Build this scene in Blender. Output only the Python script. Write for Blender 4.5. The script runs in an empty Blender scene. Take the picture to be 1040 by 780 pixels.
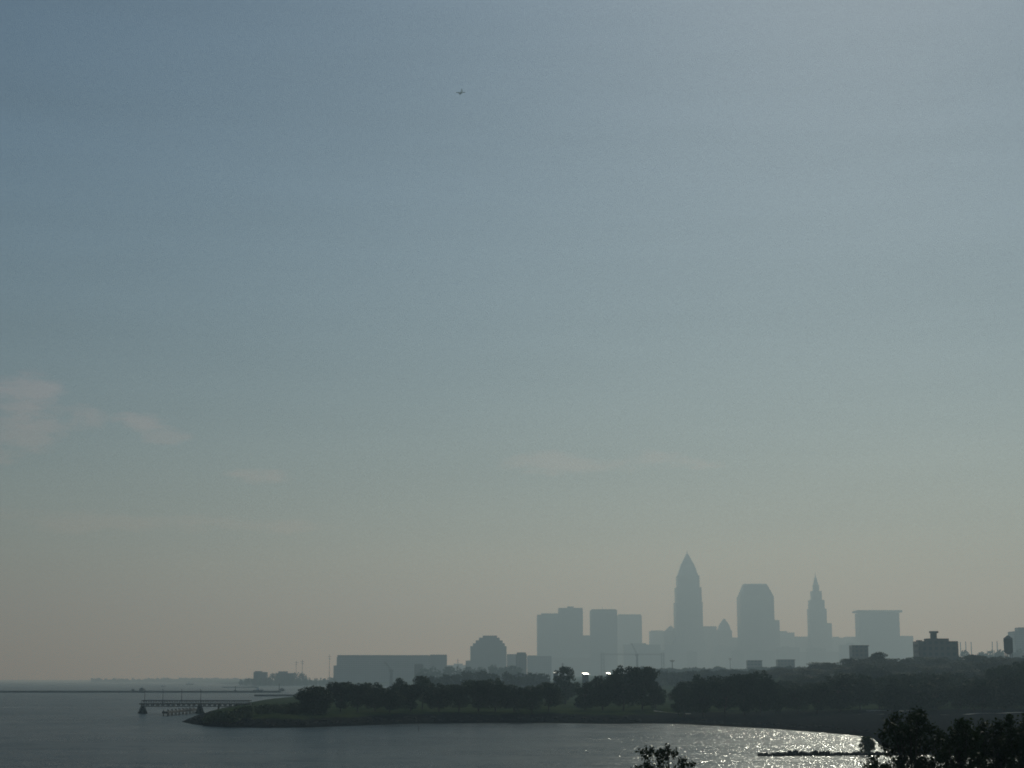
import bpy, bmesh, math, random
import numpy as np
from mathutils import Vector, Matrix

rng = random.Random(7)
nrng = np.random.default_rng(7)
SC = bpy.context.scene
COL = SC.collection

# ------------------------------------------------------------------ camera maths
F = 1700.0
CAM = Vector((0, 0, 11.0))
TP = 300.0 / F
PITCH = math.atan(TP)
CP, SP = math.cos(PITCH), math.sin(PITCH)


def ray(px, py):
    cx, cy = (px - 520) / F, (390 - py) / F
    return Vector((cx, CP - cy * SP, SP + cy * CP))


def W(px, py, Y):
    """survey point: where the sight line through a photo point passes depth Y"""
    d = ray(px, py)
    return CAM + d * (Y / d.y)


def G(px, py, z=0.0):
    d = ray(px, py)
    return CAM + d * ((z - CAM.z) / d.z)


# ------------------------------------------------------------------ materials
def mat(name):
    m = bpy.data.materials.new(name)
    m.use_nodes = True
    nt = m.node_tree
    return m, nt, nt.nodes['Principled BSDF'], nt.links


def node(nt, t, **kw):
    n = nt.nodes.new(t)
    for k, v in kw.items():
        setattr(n, k, v)
    return n


def mathn(nt, op, a, b=None, c=None):
    n = nt.nodes.new('ShaderNodeMath')
    n.operation = op
    for i, v in enumerate((a, b, c)):
        if v is None:
            continue
        if isinstance(v, (int, float)):
            n.inputs[i].default_value = v
        else:
            nt.links.new(v, n.inputs[i])
    return n.outputs[0]


def mixc(nt, fac, a, b):
    n = nt.nodes.new('ShaderNodeMix')
    n.data_type = 'RGBA'
    for s, v in ((n.inputs[0], fac), (n.inputs[6], a), (n.inputs[7], b)):
        if isinstance(v, (int, float)):
            s.default_value = v
        elif isinstance(v, tuple):
            s.default_value = (*v, 1)
        else:
            nt.links.new(v, s)
    return n.outputs[2]


def ramp(nt, fac, lo, hi):
    n = nt.nodes.new('ShaderNodeMapRange')
    n.interpolation_type = 'SMOOTHSTEP'
    nt.links.new(fac, n.inputs[0])
    n.inputs[1].default_value = lo
    n.inputs[2].default_value = hi
    return n.outputs[0]


def objcoord(nt):
    return nt.nodes.new('ShaderNodeTexCoord').outputs['Object']


def noise(nt, scale, detail=4, vec=None, rough=0.55):
    n = nt.nodes.new('ShaderNodeTexNoise')
    n.inputs['Scale'].default_value = scale
    n.inputs['Detail'].default_value = detail
    n.inputs['Roughness'].default_value = rough
    nt.links.new(vec if vec is not None else objcoord(nt), n.inputs['Vector'])
    return n


def plain(name, c1, c2, scale=1.0, rough=0.8, metal=0.0):
    m, nt, b, L = mat(name)
    n = noise(nt, scale)
    L.new(mixc(nt, ramp(nt, n.outputs[0], .35, .65), c1, c2), b.inputs['Base Color'])
    b.inputs['Roughness'].default_value = rough
    if rough > .85:
        b.inputs['Specular IOR Level'].default_value = .05
    b.inputs['Metallic'].default_value = metal
    return m


def facade(name, wall, glass, bay=3.2, storey=3.9, wx=.34, wz=.42):
    """masonry or curtain wall with a window grid cut into the surface pattern"""
    m, nt, b, L = mat(name)
    oc = objcoord(nt)
    s = node(nt, 'ShaderNodeSeparateXYZ')
    L.new(oc, s.inputs[0])
    u = mathn(nt, 'ADD', s.outputs[0], s.outputs[1])
    fu = mathn(nt, 'FRACT', mathn(nt, 'DIVIDE', u, bay))
    fv = mathn(nt, 'FRACT', mathn(nt, 'DIVIDE', s.outputs[2], storey))
    win = mathn(nt, 'MULTIPLY', mathn(nt, 'GREATER_THAN', fu, wx), mathn(nt, 'GREATER_THAN', fv, wz))
    ge = node(nt, 'ShaderNodeNewGeometry')
    gs = node(nt, 'ShaderNodeSeparateXYZ')
    L.new(ge.outputs['Normal'], gs.inputs[0])
    side = mathn(nt, 'LESS_THAN', mathn(nt, 'ABSOLUTE', gs.outputs[2]), .5)
    win = mathn(nt, 'MULTIPLY', win, side)
    n = noise(nt, .08)
    w2 = tuple(c * .8 for c in wall)
    L.new(mixc(nt, win, mixc(nt, ramp(nt, n.outputs[0], .35, .65), wall, w2), glass), b.inputs['Base Color'])
    L.new(mathn(nt, 'MULTIPLY_ADD', win, -.6, .85), b.inputs['Roughness'])
    return m


M = {}
M['granite'] = facade('pale_granite_facade', (.21, .20, .19), (.09, .10, .11), 3.0, 3.9)
M['redstone'] = facade('red_granite_facade', (.17, .14, .13), (.07, .07, .08), 3.4, 3.9)
M['limestone'] = facade('limestone_facade', (.22, .21, .19), (.08, .08, .08), 3.6, 3.8, .5, .45)
M['concrete'] = facade('concrete_facade', (.18, .18, .18), (.09, .10, .11), 4.2, 3.7, .25, .5)
M['brick'] = facade('dark_brick_facade', (.085, .07, .065), (.045, .05, .055), 4.0, 3.8, .5, .45)
M['glass'] = facade('dark_glass_facade', (.10, .11, .12), (.06, .075, .09), 1.6, 3.9, .12, .2)
M['roof'] = plain('roof_felt', (.10, .10, .10), (.15, .15, .14), .2)
M['copper'] = plain('weathered_crown', (.22, .25, .25), (.28, .30, .29), .2, .5)
M['metal_roof'] = plain('pale_metal_roof', (.60, .60, .60), (.72, .72, .72), .3, .36, 1.0)
M['steel'] = plain('dull_steel', (.14, .15, .16), (.2, .2, .2), .5, .6, .3)
M['dark_steel'] = plain('dark_painted_steel', (.05, .055, .06), (.08, .08, .08), .8, .6)
M['timber'] = plain('wet_dark_timber', (.055, .048, .04), (.09, .08, .068), 2, .7)
M['white'] = plain('white_paint', (.72, .73, .74), (.8, .8, .8), 2, .35)
M['bark'] = plain('grey_brown_bark', (.06, .048, .036), (.10, .085, .07), 3, .9)
M['rock'] = plain('wet_grey_rock', (.022, .022, .021), (.05, .048, .045), .9, .9)
M['pale_stone'] = plain('pale_concrete', (.26, .25, .235), (.34, .33, .31), .6, .95)


def foliage(name, a, b_, sc=.35):
    m, nt, b, L = mat(name)
    n = noise(nt, sc, 3)
    oi = node(nt, 'ShaderNodeObjectInfo')
    f = mathn(nt, 'MULTIPLY_ADD', oi.outputs['Random'], .5, mathn(nt, 'MULTIPLY', n.outputs[0], .7))
    L.new(mixc(nt, ramp(nt, f, .2, .9), a, b_), b.inputs['Base Color'])
    b.inputs['Roughness'].default_value = .65
    b.inputs['Specular IOR Level'].default_value = .15
    tr = node(nt, 'ShaderNodeBsdfTranslucent')
    tr.inputs[0].default_value = (b_[0] * 1.1, b_[1] * 1.3, b_[2] * .7, 1)
    mx = node(nt, 'ShaderNodeMixShader')
    mx.inputs[0].default_value = .08
    L.new(b.outputs[0], mx.inputs[1])
    L.new(tr.outputs[0], mx.inputs[2])
    L.new(mx.outputs[0], nt.nodes['Material Output'].inputs[0])
    return m


M['leaf'] = foliage('broadleaf_foliage', (.026, .045, .018), (.046, .070, .028))
M['leaf2'] = foliage('near_foliage', (.028, .042, .016), (.05, .07, .026), 1.2)
M['shrub'] = foliage('shrub_foliage', (.04, .062, .024), (.07, .095, .034), .8)

# ------------------------------------------------------------------ mesh helpers


def link_mesh(name, verts, faces, m, parent=None, smooth=False):
    me = bpy.data.meshes.new(name)
    me.from_pydata([tuple(v) for v in verts], [], faces)
    me.update()
    if smooth:
        me.polygons.foreach_set('use_smooth', [True] * len(me.polygons))
    if m is not None:
        me.materials.append(m)
    o = bpy.data.objects.new(name, me)
    COL.objects.link(o)
    if parent is not None:
        o.parent = parent
    return o


class MB:
    def __init__(s):
        s.v, s.f = [], []

    def add(s, v, f):
        k = len(s.v)
        s.v += [tuple(p) for p in v]
        s.f += [tuple(i + k for i in q) for q in f]
        return s

    def box(s, x0, x1, y0, y1, z0, z1):
        v = [(x, y, z) for z in (z0, z1) for y in (y0, y1) for x in (x0, x1)]
        return s.add(v, [(0, 2, 3, 1), (4, 5, 7, 6), (0, 1, 5, 4), (2, 6, 7, 3), (0, 4, 6, 2), (1, 3, 7, 5)])

    def frustum(s, cb, rb, ct, rt, n=4, ang=None):
        """cb/ct centres, rb/rt=(rx,ry) half sizes; n=4 gives rectangles"""
        v = []
        for c, r in ((cb, rb), (ct, rt)):
            for i in range(n):
                if n == 4:
                    sx, sy = ((-1, -1), (1, -1), (1, 1), (-1, 1))[i]
                else:
                    a = 2 * math.pi * i / n
                    sx, sy = math.cos(a), math.sin(a)
                v.append((c[0] + sx * r[0], c[1] + sy * r[1], c[2]))
        f = [(i, (i + 1) % n, n + (i + 1) % n, n + i) for i in range(n)]
        f += [tuple(range(n - 1, -1, -1)), tuple(range(n, 2 * n))]
        return s.add(v, f)

    def tube(s, pts, rads, n=6):
        v, f = [], []
        pts = [Vector(p) for p in pts]
        for i, p in enumerate(pts):
            d = (pts[min(i + 1, len(pts) - 1)] - pts[max(i - 1, 0)]).normalized()
            a = d.cross(Vector((0.31, .95, .11)))
            if a.length < 1e-3:
                a = d.cross(Vector((1, 0, 0)))
            a.normalize()
            b = d.cross(a)
            for k in range(n):
                t = 2 * math.pi * k / n
                v.append(p + (a * math.cos(t) + b * math.sin(t)) * rads[i])
        for i in range(len(pts) - 1):
            for k in range(n):
                f.append((i * n + k, i * n + (k + 1) % n, (i + 1) * n + (k + 1) % n, (i + 1) * n + k))
        f.append(tuple(range(n - 1, -1, -1)))
        f.append(tuple((len(pts) - 1) * n + k for k in range(n)))
        return s.add(v, f)

    def bar(s, a, b, r, n=4):
        return s.tube([a, b], [r, r], n)

    def rock(s, c, r, rg):
        bm = bmesh.new()
        bmesh.ops.create_icosphere(bm, subdivisions=1, radius=1)
        sx, sy, sz = (r * rg.uniform(.7, 1.35) for _ in range(3))
        rot = Matrix.Rotation(rg.uniform(0, 6.3), 3, 'Z')
        v = [Vector(c) + rot @ Vector((p.co.x * sx * rg.uniform(.8, 1.15), p.co.y * sy * rg.uniform(.8, 1.15),
                                       p.co.z * sz * .75 * rg.uniform(.8, 1.15))) for p in bm.verts]
        f = [tuple(q.index for q in p.verts) for p in bm.faces]
        bm.free()
        return s.add(v, f)

    def build(s, name, m, parent=None, smooth=False):
        return link_mesh(name, s.v, s.f, m, parent, smooth)


def tag(o, label=None, cat=None, group=None, kind=None):
    for k, v in (('label', label), ('category', cat), ('group', group), ('kind', kind)):
        if v:
            o[k] = v
    return o


def empty(name, loc, label=None, cat=None, group=None):
    o = bpy.data.objects.new(name, None)
    o.empty_display_size = 1
    COL.objects.link(o)
    o.location = loc
    return tag(o, label, cat, group)


def copy_tree(o, parent=None):
    c = o.copy()
    COL.objects.link(c)
    if parent is not None:
        c.parent = parent
    for ch in list(o.children):
        copy_tree(ch, c)
    return c


# ------------------------------------------------------------------ terrain
def gp(*pts):
    return [tuple(G(x, y).xy) for x, y in pts]


SHORE = gp((193, 733), (204, 735.5), (222, 737.6), (245, 738.6), (275, 739), (305, 738.6), (340, 737.4), (400, 735.2),
           (450, 734.3), (500, 733.8), (545, 733.9), (580, 734.3), (620, 735), (655, 734.4), (700, 735), (740, 737),
           (800, 740), (850, 743.6), (893, 747.4), (909, 751), (916, 756), (924, 760.5), (936, 763.6))
MAIN = SHORE + gp((942, 765.5), (975, 766), (1045, 766.5)) + [(160, 240), (420, 225), (1500, 200), (5200, 200), (5200, 11900), (-5200, 11900), (-5200, 11000)] \
    + gp((85, 691.75), (130, 692.3), (230, 693.6), (240, 694.7), (335, 695.6), (400, 697)) \
    + gp((480, 700), (470, 703), (400, 705), (330, 708), (292, 711.5), (255, 716), (225, 722), (203, 728))
NEARLAND = [(-1500, -300), (1500, -300), (1500, 60), (400, 75), (120, 92), (0, 88), (-120, 80), (-500, 60), (-1500, 40)]


def inside_sd(x, y, poly):
    """signed distance (positive inside) for numpy arrays"""
    p = np.array(poly)
    d2 = np.full(x.shape, 1e18)
    ins = np.zeros(x.shape, bool)
    n = len(p)
    for i in range(n):
        ax, ay = p[i]
        bx, by = p[(i + 1) % n]
        ex, ey = bx - ax, by - ay
        t = np.clip(((x - ax) * ex + (y - ay) * ey) / (ex * ex + ey * ey + 1e-12), 0, 1)
        d2 = np.minimum(d2, (x - ax - t * ex) ** 2 + (y - ay - t * ey) ** 2)
        c = (ay > y) != (by > y)
        with np.errstate(divide='ignore', invalid='ignore'):
            xi = ax + (y - ay) * ex / (ey if ey != 0 else 1e-12)
        ins ^= c & (x < xi)
    return np.where(ins, 1, -1) * np.sqrt(d2)


def ss(a, b, x):
    t = np.clip((x - a) / (b - a), 0, 1)
    return t * t * (3 - 2 * t)


def height(x, y):
    x = np.asarray(x, float)
    y = np.asarray(y, float)
    sd = inside_sd(x, y, MAIN)
    wob = 1.6 * np.sin(x * .13 + 1.3) * np.sin(y * .11) + 1.0 * np.sin(x * .31 + y * .23)
    wob = wob * (1 - .8 * ss(45, 60, x))
    sd = sd + wob * ss(2, 30, np.abs(sd) + 4) * (np.abs(sd) < 60)
    wd = 9 + 100 * ss(25, 60, x)
    land = -3 + 3.0 * ss(-14, 0, sd) + 2.5 * ss(-.5, 1, sd / wd)
    land = np.where(sd > 0, np.maximum(land, .25 + 2.1 * ss(0, 1, sd / wd)), land)
    bl = 10.5 * ss(600, 800, y) * ss(70, 170, x) * (sd > 0) * ss(0, 40, sd)
    city = 5.0 * ss(1050, 1500, y) * ss(0, 60, sd)
    land = land + bl + city
    # the near bluff the picture is taken from
    sn = inside_sd(x, y, NEARLAND)
    near = -3 + 3.2 * ss(-12, 2, sn) + 1.3 * ss(0, 14, sn) + 7.9 * (1 - ss(6, 34, y + .0 * x))
    near = np.where(sn > -12, near, -3)
    h = np.maximum(land, near)
    h = h + np.where(h > .6, .18 * np.sin(x * .21) * np.cos(y * .17) + .12 * np.sin(x * .53 + y * .4), 0)
    return h


def hz(x, y):
    return float(height(np.array([x]), np.array([y]))[0])


def axis(segs):
    out = []
    for a, b, st in segs:
        out += list(np.arange(a, b, st))
    out.append(segs[-1][1])
    return np.array(out)


xs = axis([(-5300, -1500, 380), (-1500, -500, 40), (-500, -160, 12), (-160, 240, 2.6), (240, 500, 12), (500, 1500, 50), (1500, 5300, 380)])
ys = axis([(-300, -20, 28), (-20, 110, 4), (110, 220, 10), (220, 540, 2.6), (540, 1000, 9), (1000, 2000, 50), (2000, 4000, 100), (4000, 12000, 400)])
XX, YY = np.meshgrid(xs, ys)
HH = height(XX.ravel(), YY.ravel())
nx, ny = len(xs), len(ys)
idx = np.arange(nx * ny).reshape(ny, nx)
quads = np.stack([idx[:-1, :-1], idx[:-1, 1:], idx[1:, 1:], idx[1:, :-1]], -1).reshape(-1, 4)
V = np.stack([XX.ravel(), YY.ravel(), HH], -1)


def fast_mesh(name, V, Q, m, smooth=False):
    me = bpy.data.meshes.new(name)
    k = Q.shape[1]
    me.vertices.add(len(V))
    me.vertices.foreach_set('co', V.astype(np.float32).ravel())
    me.loops.add(Q.size)
    me.loops.foreach_set('vertex_index', Q.astype(np.int32).ravel())
    me.polygons.add(len(Q))
    me.polygons.foreach_set('loop_start', np.arange(0, Q.size, k, dtype=np.int32))
    me.update(calc_edges=True)
    if smooth:
        me.polygons.foreach_set('use_smooth', np.ones(len(Q), bool))
    me.validate()
    me.materials.append(m)
    return me


m, nt, b, L = mat('shore_ground')
ge = node(nt, 'ShaderNodeNewGeometry')
sx = node(nt, 'ShaderNodeSeparateXYZ')
L.new(ge.outputs['Position'], sx.inputs[0])
n1 = noise(nt, .12, 5, ge.outputs['Position'])
n2 = noise(nt, 1.3, 4, ge.outputs['Position'])
zz = mathn(nt, 'MULTIPLY_ADD', mathn(nt, 'SUBTRACT', n1.outputs[0], .5), 2.2, sx.outputs[2])
sand = mixc(nt, ramp(nt, n2.outputs[0], .3, .7), (.017, .017, .017), (.036, .035, .034))
wet = mixc(nt, ramp(nt, sx.outputs[2], .15, .9), (.014, .014, .014), sand)
grass = mixc(nt, ramp(nt, n1.outputs[0], .35, .65), (.035, .055, .02), (.06, .075, .03))
shingle = mathn(nt, 'MULTIPLY', ramp(nt, sx.outputs[0], 48, 85), mathn(nt, 'SUBTRACT', 1.0, ramp(nt, sx.outputs[1], 470, 520)))
L.new(mixc(nt, mathn(nt, 'MULTIPLY', ramp(nt, zz, 1.6, 2.3), mathn(nt, 'SUBTRACT', 1.0, shingle)), wet, grass), b.inputs['Base Color'])
b.inputs['Roughness'].default_value = .9
b.inputs['Specular IOR Level'].default_value = 0
bp = node(nt, 'ShaderNodeBump')
bp.inputs['Strength'].default_value = .6
bp.inputs['Distance'].default_value = .25
L.new(n2.outputs[0], bp.inputs['Height'])
L.new(bp.outputs[0], b.inputs['Normal'])
M['ground'] = m
o = bpy.data.objects.new('ground', fast_mesh('ground', V, quads, m, True))
COL.objects.link(o)
tag(o, kind='structure')

# ------------------------------------------------------------------ lake
m, nt, b, L = mat('lake_water')
ge = node(nt, 'ShaderNodeNewGeometry')


def wave(scale, sxy, detail):
    mp = node(nt, 'ShaderNodeMapping')
    mp.inputs['Scale'].default_value = (sxy[0], sxy[1], 1)
    mp.inputs['Rotation'].default_value = (0, 0, .25)
    L.new(ge.outputs['Position'], mp.inputs[0])
    n = noise(nt, scale, detail, mp.outputs[0], .6)
    v = node(nt, 'ShaderNodeVectorMath', operation='SUBTRACT')
    L.new(n.outputs['Color'], v.inputs[0])
    v.inputs[1].default_value = (.5, .5, .5)
    return v.outputs[0]


def vscale(v, s):
    n = node(nt, 'ShaderNodeVectorMath', operation='MULTIPLY')
    L.new(v, n.inputs[0])
    n.inputs[1].default_value = (s, s, 0)
    return n.outputs[0]


def vadd(a, c):
    n = node(nt, 'ShaderNodeVectorMath', operation='ADD')
    L.new(a, n.inputs[0])
    if isinstance(c, tuple):
        n.inputs[1].default_value = c
    else:
        L.new(c, n.inputs[1])
    return n.outputs[0]


s1 = vscale(wave(.16, (.7, 1), 2), .55)
s2 = vscale(wave(1.0, (.8, 1), 3), .42)


def facets(scale, amp):
    # small ripple faces, each with a slope of its own: these flash in the sun
    vo = node(nt, 'ShaderNodeTexVoronoi')
    vo.inputs['Scale'].default_value = scale
    L.new(ge.outputs['Position'], vo.inputs['Vector'])
    v = node(nt, 'ShaderNodeVectorMath', operation='SUBTRACT')
    L.new(vo.outputs['Color'], v.inputs[0])
    v.inputs[1].default_value = (.5, .5, .5)
    k_ = node(nt, 'ShaderNodeVectorMath', operation='MULTIPLY')
    L.new(v.outputs[0], k_.inputs[0])
    k_.inputs[1].default_value = (amp * .5, amp, 0)
    return k_.outputs[0]


s3 = vadd(facets(8, .52), facets(3.1, .5))
gust = noise(nt, .012, 3, ge.outputs['Position'])


def surf_normal(v):
    g_ = node(nt, 'ShaderNodeVectorMath', operation='SCALE')
    L.new(v, g_.inputs[0])
    L.new(mathn(nt, 'MULTIPLY_ADD', ramp(nt, gust.outputs[0], .3, .7), .5, .7), g_.inputs['Scale'])
    n_ = node(nt, 'ShaderNodeVectorMath', operation='NORMALIZE')
    L.new(vadd(g_.outputs[0], (0, 0, 1)), n_.inputs[0])
    return n_.outputs[0]


L.new(surf_normal(vadd(s1, s2)), b.inputs['Normal'])
fn = surf_normal(vadd(s2, s3))
fr = node(nt, 'ShaderNodeFresnel')
fr.inputs['IOR'].default_value = 1.333
L.new(fn, fr.inputs['Normal'])
gl = node(nt, 'ShaderNodeBsdfGlossy')
gl.inputs['Roughness'].default_value = .12
L.new(fn, gl.inputs['Normal'])
df = node(nt, 'ShaderNodeBsdfDiffuse')
df.inputs['Color'].default_value = (.006, .036, .05, 1)
b2 = node(nt, 'ShaderNodeMixShader')
L.new(fr.outputs[0], b2.inputs[0])
L.new(df.outputs[0], b2.inputs[1])
L.new(gl.outputs[0], b2.inputs[2])
for q, rgh in ((b, .38),):
    q.inputs['Base Color'].default_value = (.006, .036, .05, 1)
    q.inputs['Roughness'].default_value = rgh
    q.inputs['IOR'].default_value = 1.333
mx = node(nt, 'ShaderNodeMixShader')
lane = node(nt, 'ShaderNodeMapping')
lane.inputs['Rotation'].default_value = (0, 0, .5)
lane.inputs['Scale'].default_value = (.35, 1, 1)
L.new(ge.outputs['Position'], lane.inputs[0])
ln = noise(nt, .035, 4, lane.outputs[0])
L.new(mathn(nt, 'MULTIPLY_ADD', ramp(nt, ln.outputs[0], .3, .7), .2, .42), mx.inputs[0])
b.inputs['Specular IOR Level'].default_value = .1
L.new(b.outputs[0], mx.inputs[1])
L.new(b2.outputs[0], mx.inputs[2])
L.new(mx.outputs[0], nt.nodes['Material Output'].inputs[0])
M['water'] = m
wx = np.linspace(-5300, 5300, 12)
wy = np.array([-300, 0, 150, 300, 500, 800, 1500, 3000, 5000, 8000, 12000.])
A, B = np.meshgrid(wx, wy)
idx = np.arange(A.size).reshape(A.shape)
quads = np.stack([idx[:-1, :-1], idx[:-1, 1:], idx[1:, 1:], idx[1:, :-1]], -1).reshape(-1, 4)
o = bpy.data.objects.new('water', fast_mesh('water', np.stack([A.ravel(), B.ravel(), 0 * A.ravel()], -1), quads, m))
COL.objects.link(o)
tag(o, kind='structure')

# ------------------------------------------------------------------ trees


def leaf_quads(P, size, g, flat=.0):
    """random leaf-clump faces (bent 5-gons simplified to quads) at points P"""
    n = len(P)
    a = g.normal(size=(n, 3))
    a /= np.linalg.norm(a, axis=1)[:, None]
    c = g.normal(size=(n, 3))
    bvec = np.cross(a, c)
    bvec /= np.linalg.norm(bvec, axis=1)[:, None] + 1e-9
    s = size * g.uniform(.55, 1.3, (n, 1))
    V = np.stack([P - a * s * .55, P + bvec * s * .34 - a * s * .05, P + a * s * .6, P - bvec * s * .3 + a * s * .08], 1).reshape(-1, 3)
    return V, np.arange(n * 4).reshape(n, 4)


def crown_points(clumps, per, g):
    out = []
    for c, r in clumps:
        k = int(per * (r[0] * r[1] * r[2]) ** (2 / 3.))
        d = g.normal(size=(k, 3))
        d /= np.linalg.norm(d, axis=1)[:, None]
        rad = g.uniform(.35, 1.08, (k, 1)) ** .6
        out.append(np.array(c) + d * rad * np.array(r))
    return np.concatenate(out)


def make_tree(name, H, Wd, base, seed, n_cl=24, leaf=.55, per=60, shape='round', matl='leaf', bare=.0):
    """one tree: Empty > trunk (with limbs), crown. Crown bottom at base*H"""
    g = np.random.default_rng(seed)
    r = random.Random(seed)
    root = empty(name, (0, 0, 0))
    zc, hh = H * (1 + base) / 2, H * (1 - base) / 2
    cl = []
    for i in range(n_cl):
        for _ in range(40):
            p = g.uniform(-1, 1, 3)
            q = p.copy()
            if shape == 'cone':
                lim = .95 * (1 - .5 * (p[2] + 1) / 2)
            elif shape == 'vase':
                lim = .65 + .35 * (p[2] + .3)
            else:
                lim = math.sqrt(max(0, 1 - (p[2] * .95) ** 2))
            rr = math.hypot(p[0], p[1])
            if rr < lim and (rr > lim * .45 or p[2] > .35 or r.random() < .3):
                break
        cr = Wd * r.uniform(.13, .24)
        cl.append(((q[0] * (Wd / 2 - cr * .8), q[1] * (Wd / 2 - cr * .8), zc + q[2] * (hh - cr * .62)),
                   (cr * r.uniform(.85, 1.25), cr * r.uniform(.85, 1.25), cr * r.uniform(.6, .9))))
    # a few outlying sprays break the outline
    for i in range(n_cl // 3):
        a = r.uniform(0, 6.283)
        e = r.uniform(-.5, 1.2)
        cr = Wd * r.uniform(.06, .1)
        cl.append(((math.cos(a) * math.cos(e) * Wd * .47, math.sin(a) * math.cos(e) * Wd * .47, zc + math.sin(e) * hh * .95), (cr, cr, cr * .7)))
    tb = MB()
    lean = (r.uniform(-.04, .04) * H, r.uniform(-.04, .04) * H)
    tr = .022 * H
    mid = (lean[0] * .5, lean[1] * .5, H * max(base, .18) * 1.1)
    topp = (lean[0], lean[1], H * .78)
    tb.tube([(0, 0, -.6), (0, 0, .25), mid, topp], [tr * 1.5, tr * 1.1, tr * .8, tr * .2], 7)
    for c, rad in cl[:n_cl]:
        st = r.uniform(.0, .75)
        p0 = Vector(mid).lerp(Vector(topp), st)
        p1 = p0.lerp(Vector(c), .5) + Vector((0, 0, -.03 * H))
        tb.tube([p0, p1, Vector(c)], [tr * .42 * (1 - .5 * st), tr * .25, tr * .07], 5)
    tb.build('trunk', M['bark'], root, True)
    P = crown_points(cl, per, g)
    V, Q = leaf_quads(P, leaf, g)
    me = fast_mesh('crown', V, Q, M[matl])
    co = bpy.data.objects.new('crown', me)
    COL.objects.link(co)
    co.parent = root
    return root


PROTO = []
for i, (H, Wd, base, sh, ncl) in enumerate([(12, 10, .04, 'round', 30), (12, 11, .07, 'vase', 34), (13, 9.5, .03, 'cone', 32), (12, 12, .07, 'round', 36),
                                           (12.5, 10.5, .09, 'vase', 32), (11.5, 10.5, .02, 'round', 28), (14, 10, .04, 'round', 30)]):
    t = make_tree('shore_tree', H, Wd, base, 100 + i, ncl, .55, 70, sh)
    PROTO.append([t, H, Wd, False])


def place_tree(px, ytop, wpx, Y, label, group=None, k=None, name='shore_tree', cat='tree'):
    k = rng.randrange(7) if k is None else k
    pr = PROTO[k]
    o = pr[0] if not pr[3] else copy_tree(pr[0])
    pr[3] = True
    p = W(px, (ytop + 725) / 2, Y)
    g = hz(p.x, Y)
    zt = W(px, ytop, Y).z
    sz = max(3.0, zt - g) / pr[1]
    sw = wpx * Y / F / pr[2]
    o.name = name
    o.location = (p.x, Y, g)
    o.scale = (sw, sw, sz)
    o.rotation_euler = (0, 0, rng.uniform(0, 6.283))
    return tag(o, label, cat, group)


GP = 'trees along the low peninsula'
PEN = [
    (319, 696.5, 38, 428, 'big round tree ending the peninsula row, beside the open grassy tip', 6),
    (346, 693, 27, 462, 'flat-topped tree next to the big round end tree on the peninsula', 1),
    (363, 694, 25, 455, 'peninsula tree under the corner of the long stadium, below the small hazy bush', 4),
    (381, 693, 28, 462, 'even-topped peninsula tree just before the leaning crane boom', 3),
    (404, 687, 22, 500, 'domed tree rising above the peninsula row under the leaning crane', 5),
    (396, 698, 28, 445, 'low wide tree at the water side below the leaning crane', 3),
    (429, 685, 22, 500, 'domed tree standing tall above the row below the small dark square block', 0),
    (417, 695, 27, 455, 'peninsula tree in the dip between the two domed trees', 1),
    (446, 694, 31, 460, 'peninsula tree below the dark end wall of the stadium', 3),
    (466, 695, 28, 455, 'peninsula tree between the stadium end and the stepped building', 4),
    (486, 691, 30, 460, 'tree below the stepped building, its crown joining a taller neighbour', 1),
    (503, 689, 30, 462, 'highest crown of the peninsula row below the stepped building', 3),
    (522, 694, 28, 458, 'peninsula tree below the small round turret', 5),
    (540, 697, 24, 452, 'short peninsula tree in the notch before the twin block tower', 4),
    (557, 692, 28, 462, 'peninsula tree below the broad twin block tower, touching the grass gap', 0),
    (574, 677, 24, 600, 'tall narrow tree standing alone and paler behind the peninsula row', 6),
    (594, 692, 22, 470, 'peninsula tree on the far edge of the grass gap, below the shining roof', 2),
    (612, 686, 28, 476, 'tree leaning on the tallest peninsula clump, below the bright roof glint', 3),
    (633, 676, 36, 480, 'tallest broad tree of the peninsula, black against the hazy city', 3),
    (652, 678, 30, 482, 'tall tree paired with the tallest peninsula tree, its crown falling to the low gap', 1),
    (666, 691, 20, 492, 'small tree beside the low gap under the tapering skyscraper', 5),
]
PROTO.append([make_tree('shore_tree', 12, 10.5, .0, 777, 54, .5, 95, 'round'), 12, 10.5, False])   # the dense round end tree
PEN[0] = PEN[0][:5] + (len(PROTO) - 1,)
for px, yt, w, Y, lab, k in PEN:
    place_tree(px, yt, w * 1.12, Y - 6, lab, GP, k)
GB = 'trees behind the shingle beach'
BEACH_STEP = -28
BEACH = [
    (695, 691, 26, 475, 'tree starting the broad dark clump below the tapering skyscraper', 5),
    (714, 685, 34, 480, 'rounded tree in the broad clump below the domed hazy office block', 3),
    (736, 685, 34, 480, 'middle tree of the broad clump, between skyscraper and chamfered tower', 0),
    (755, 685, 30, 483, 'tree of the broad clump below the foot of the chamfered tower', 1),
    (772, 681, 32, 480, 'highest tree of the broad clump, just before the bright gap', 3),
    (788, 690, 24, 490, 'tree falling away beside the bright gap in the shore trees', 5),
    (810, 696, 28, 490, 'low tree just past the bright gap in the shore trees', 4),
    (830, 694, 28, 495, 'low tree below the slender spired tower', 1),
    (852, 684, 34, 505, 'tall shore tree below the wide flat-topped block', 2),
    (873, 684, 34, 515, 'full shore tree under the small dark square building', 3),
    (893, 691, 30, 520, 'shore tree above the pale stones at the back of the beach', 0),
]
for px, yt, w, Y, lab, k in BEACH:
    place_tree(px, yt, w * 1.12, Y + BEACH_STEP, lab, GB, k)
LAB2 = 'dark leafy tree in the unbroken stand behind the beach, below the turreted building'
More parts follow.
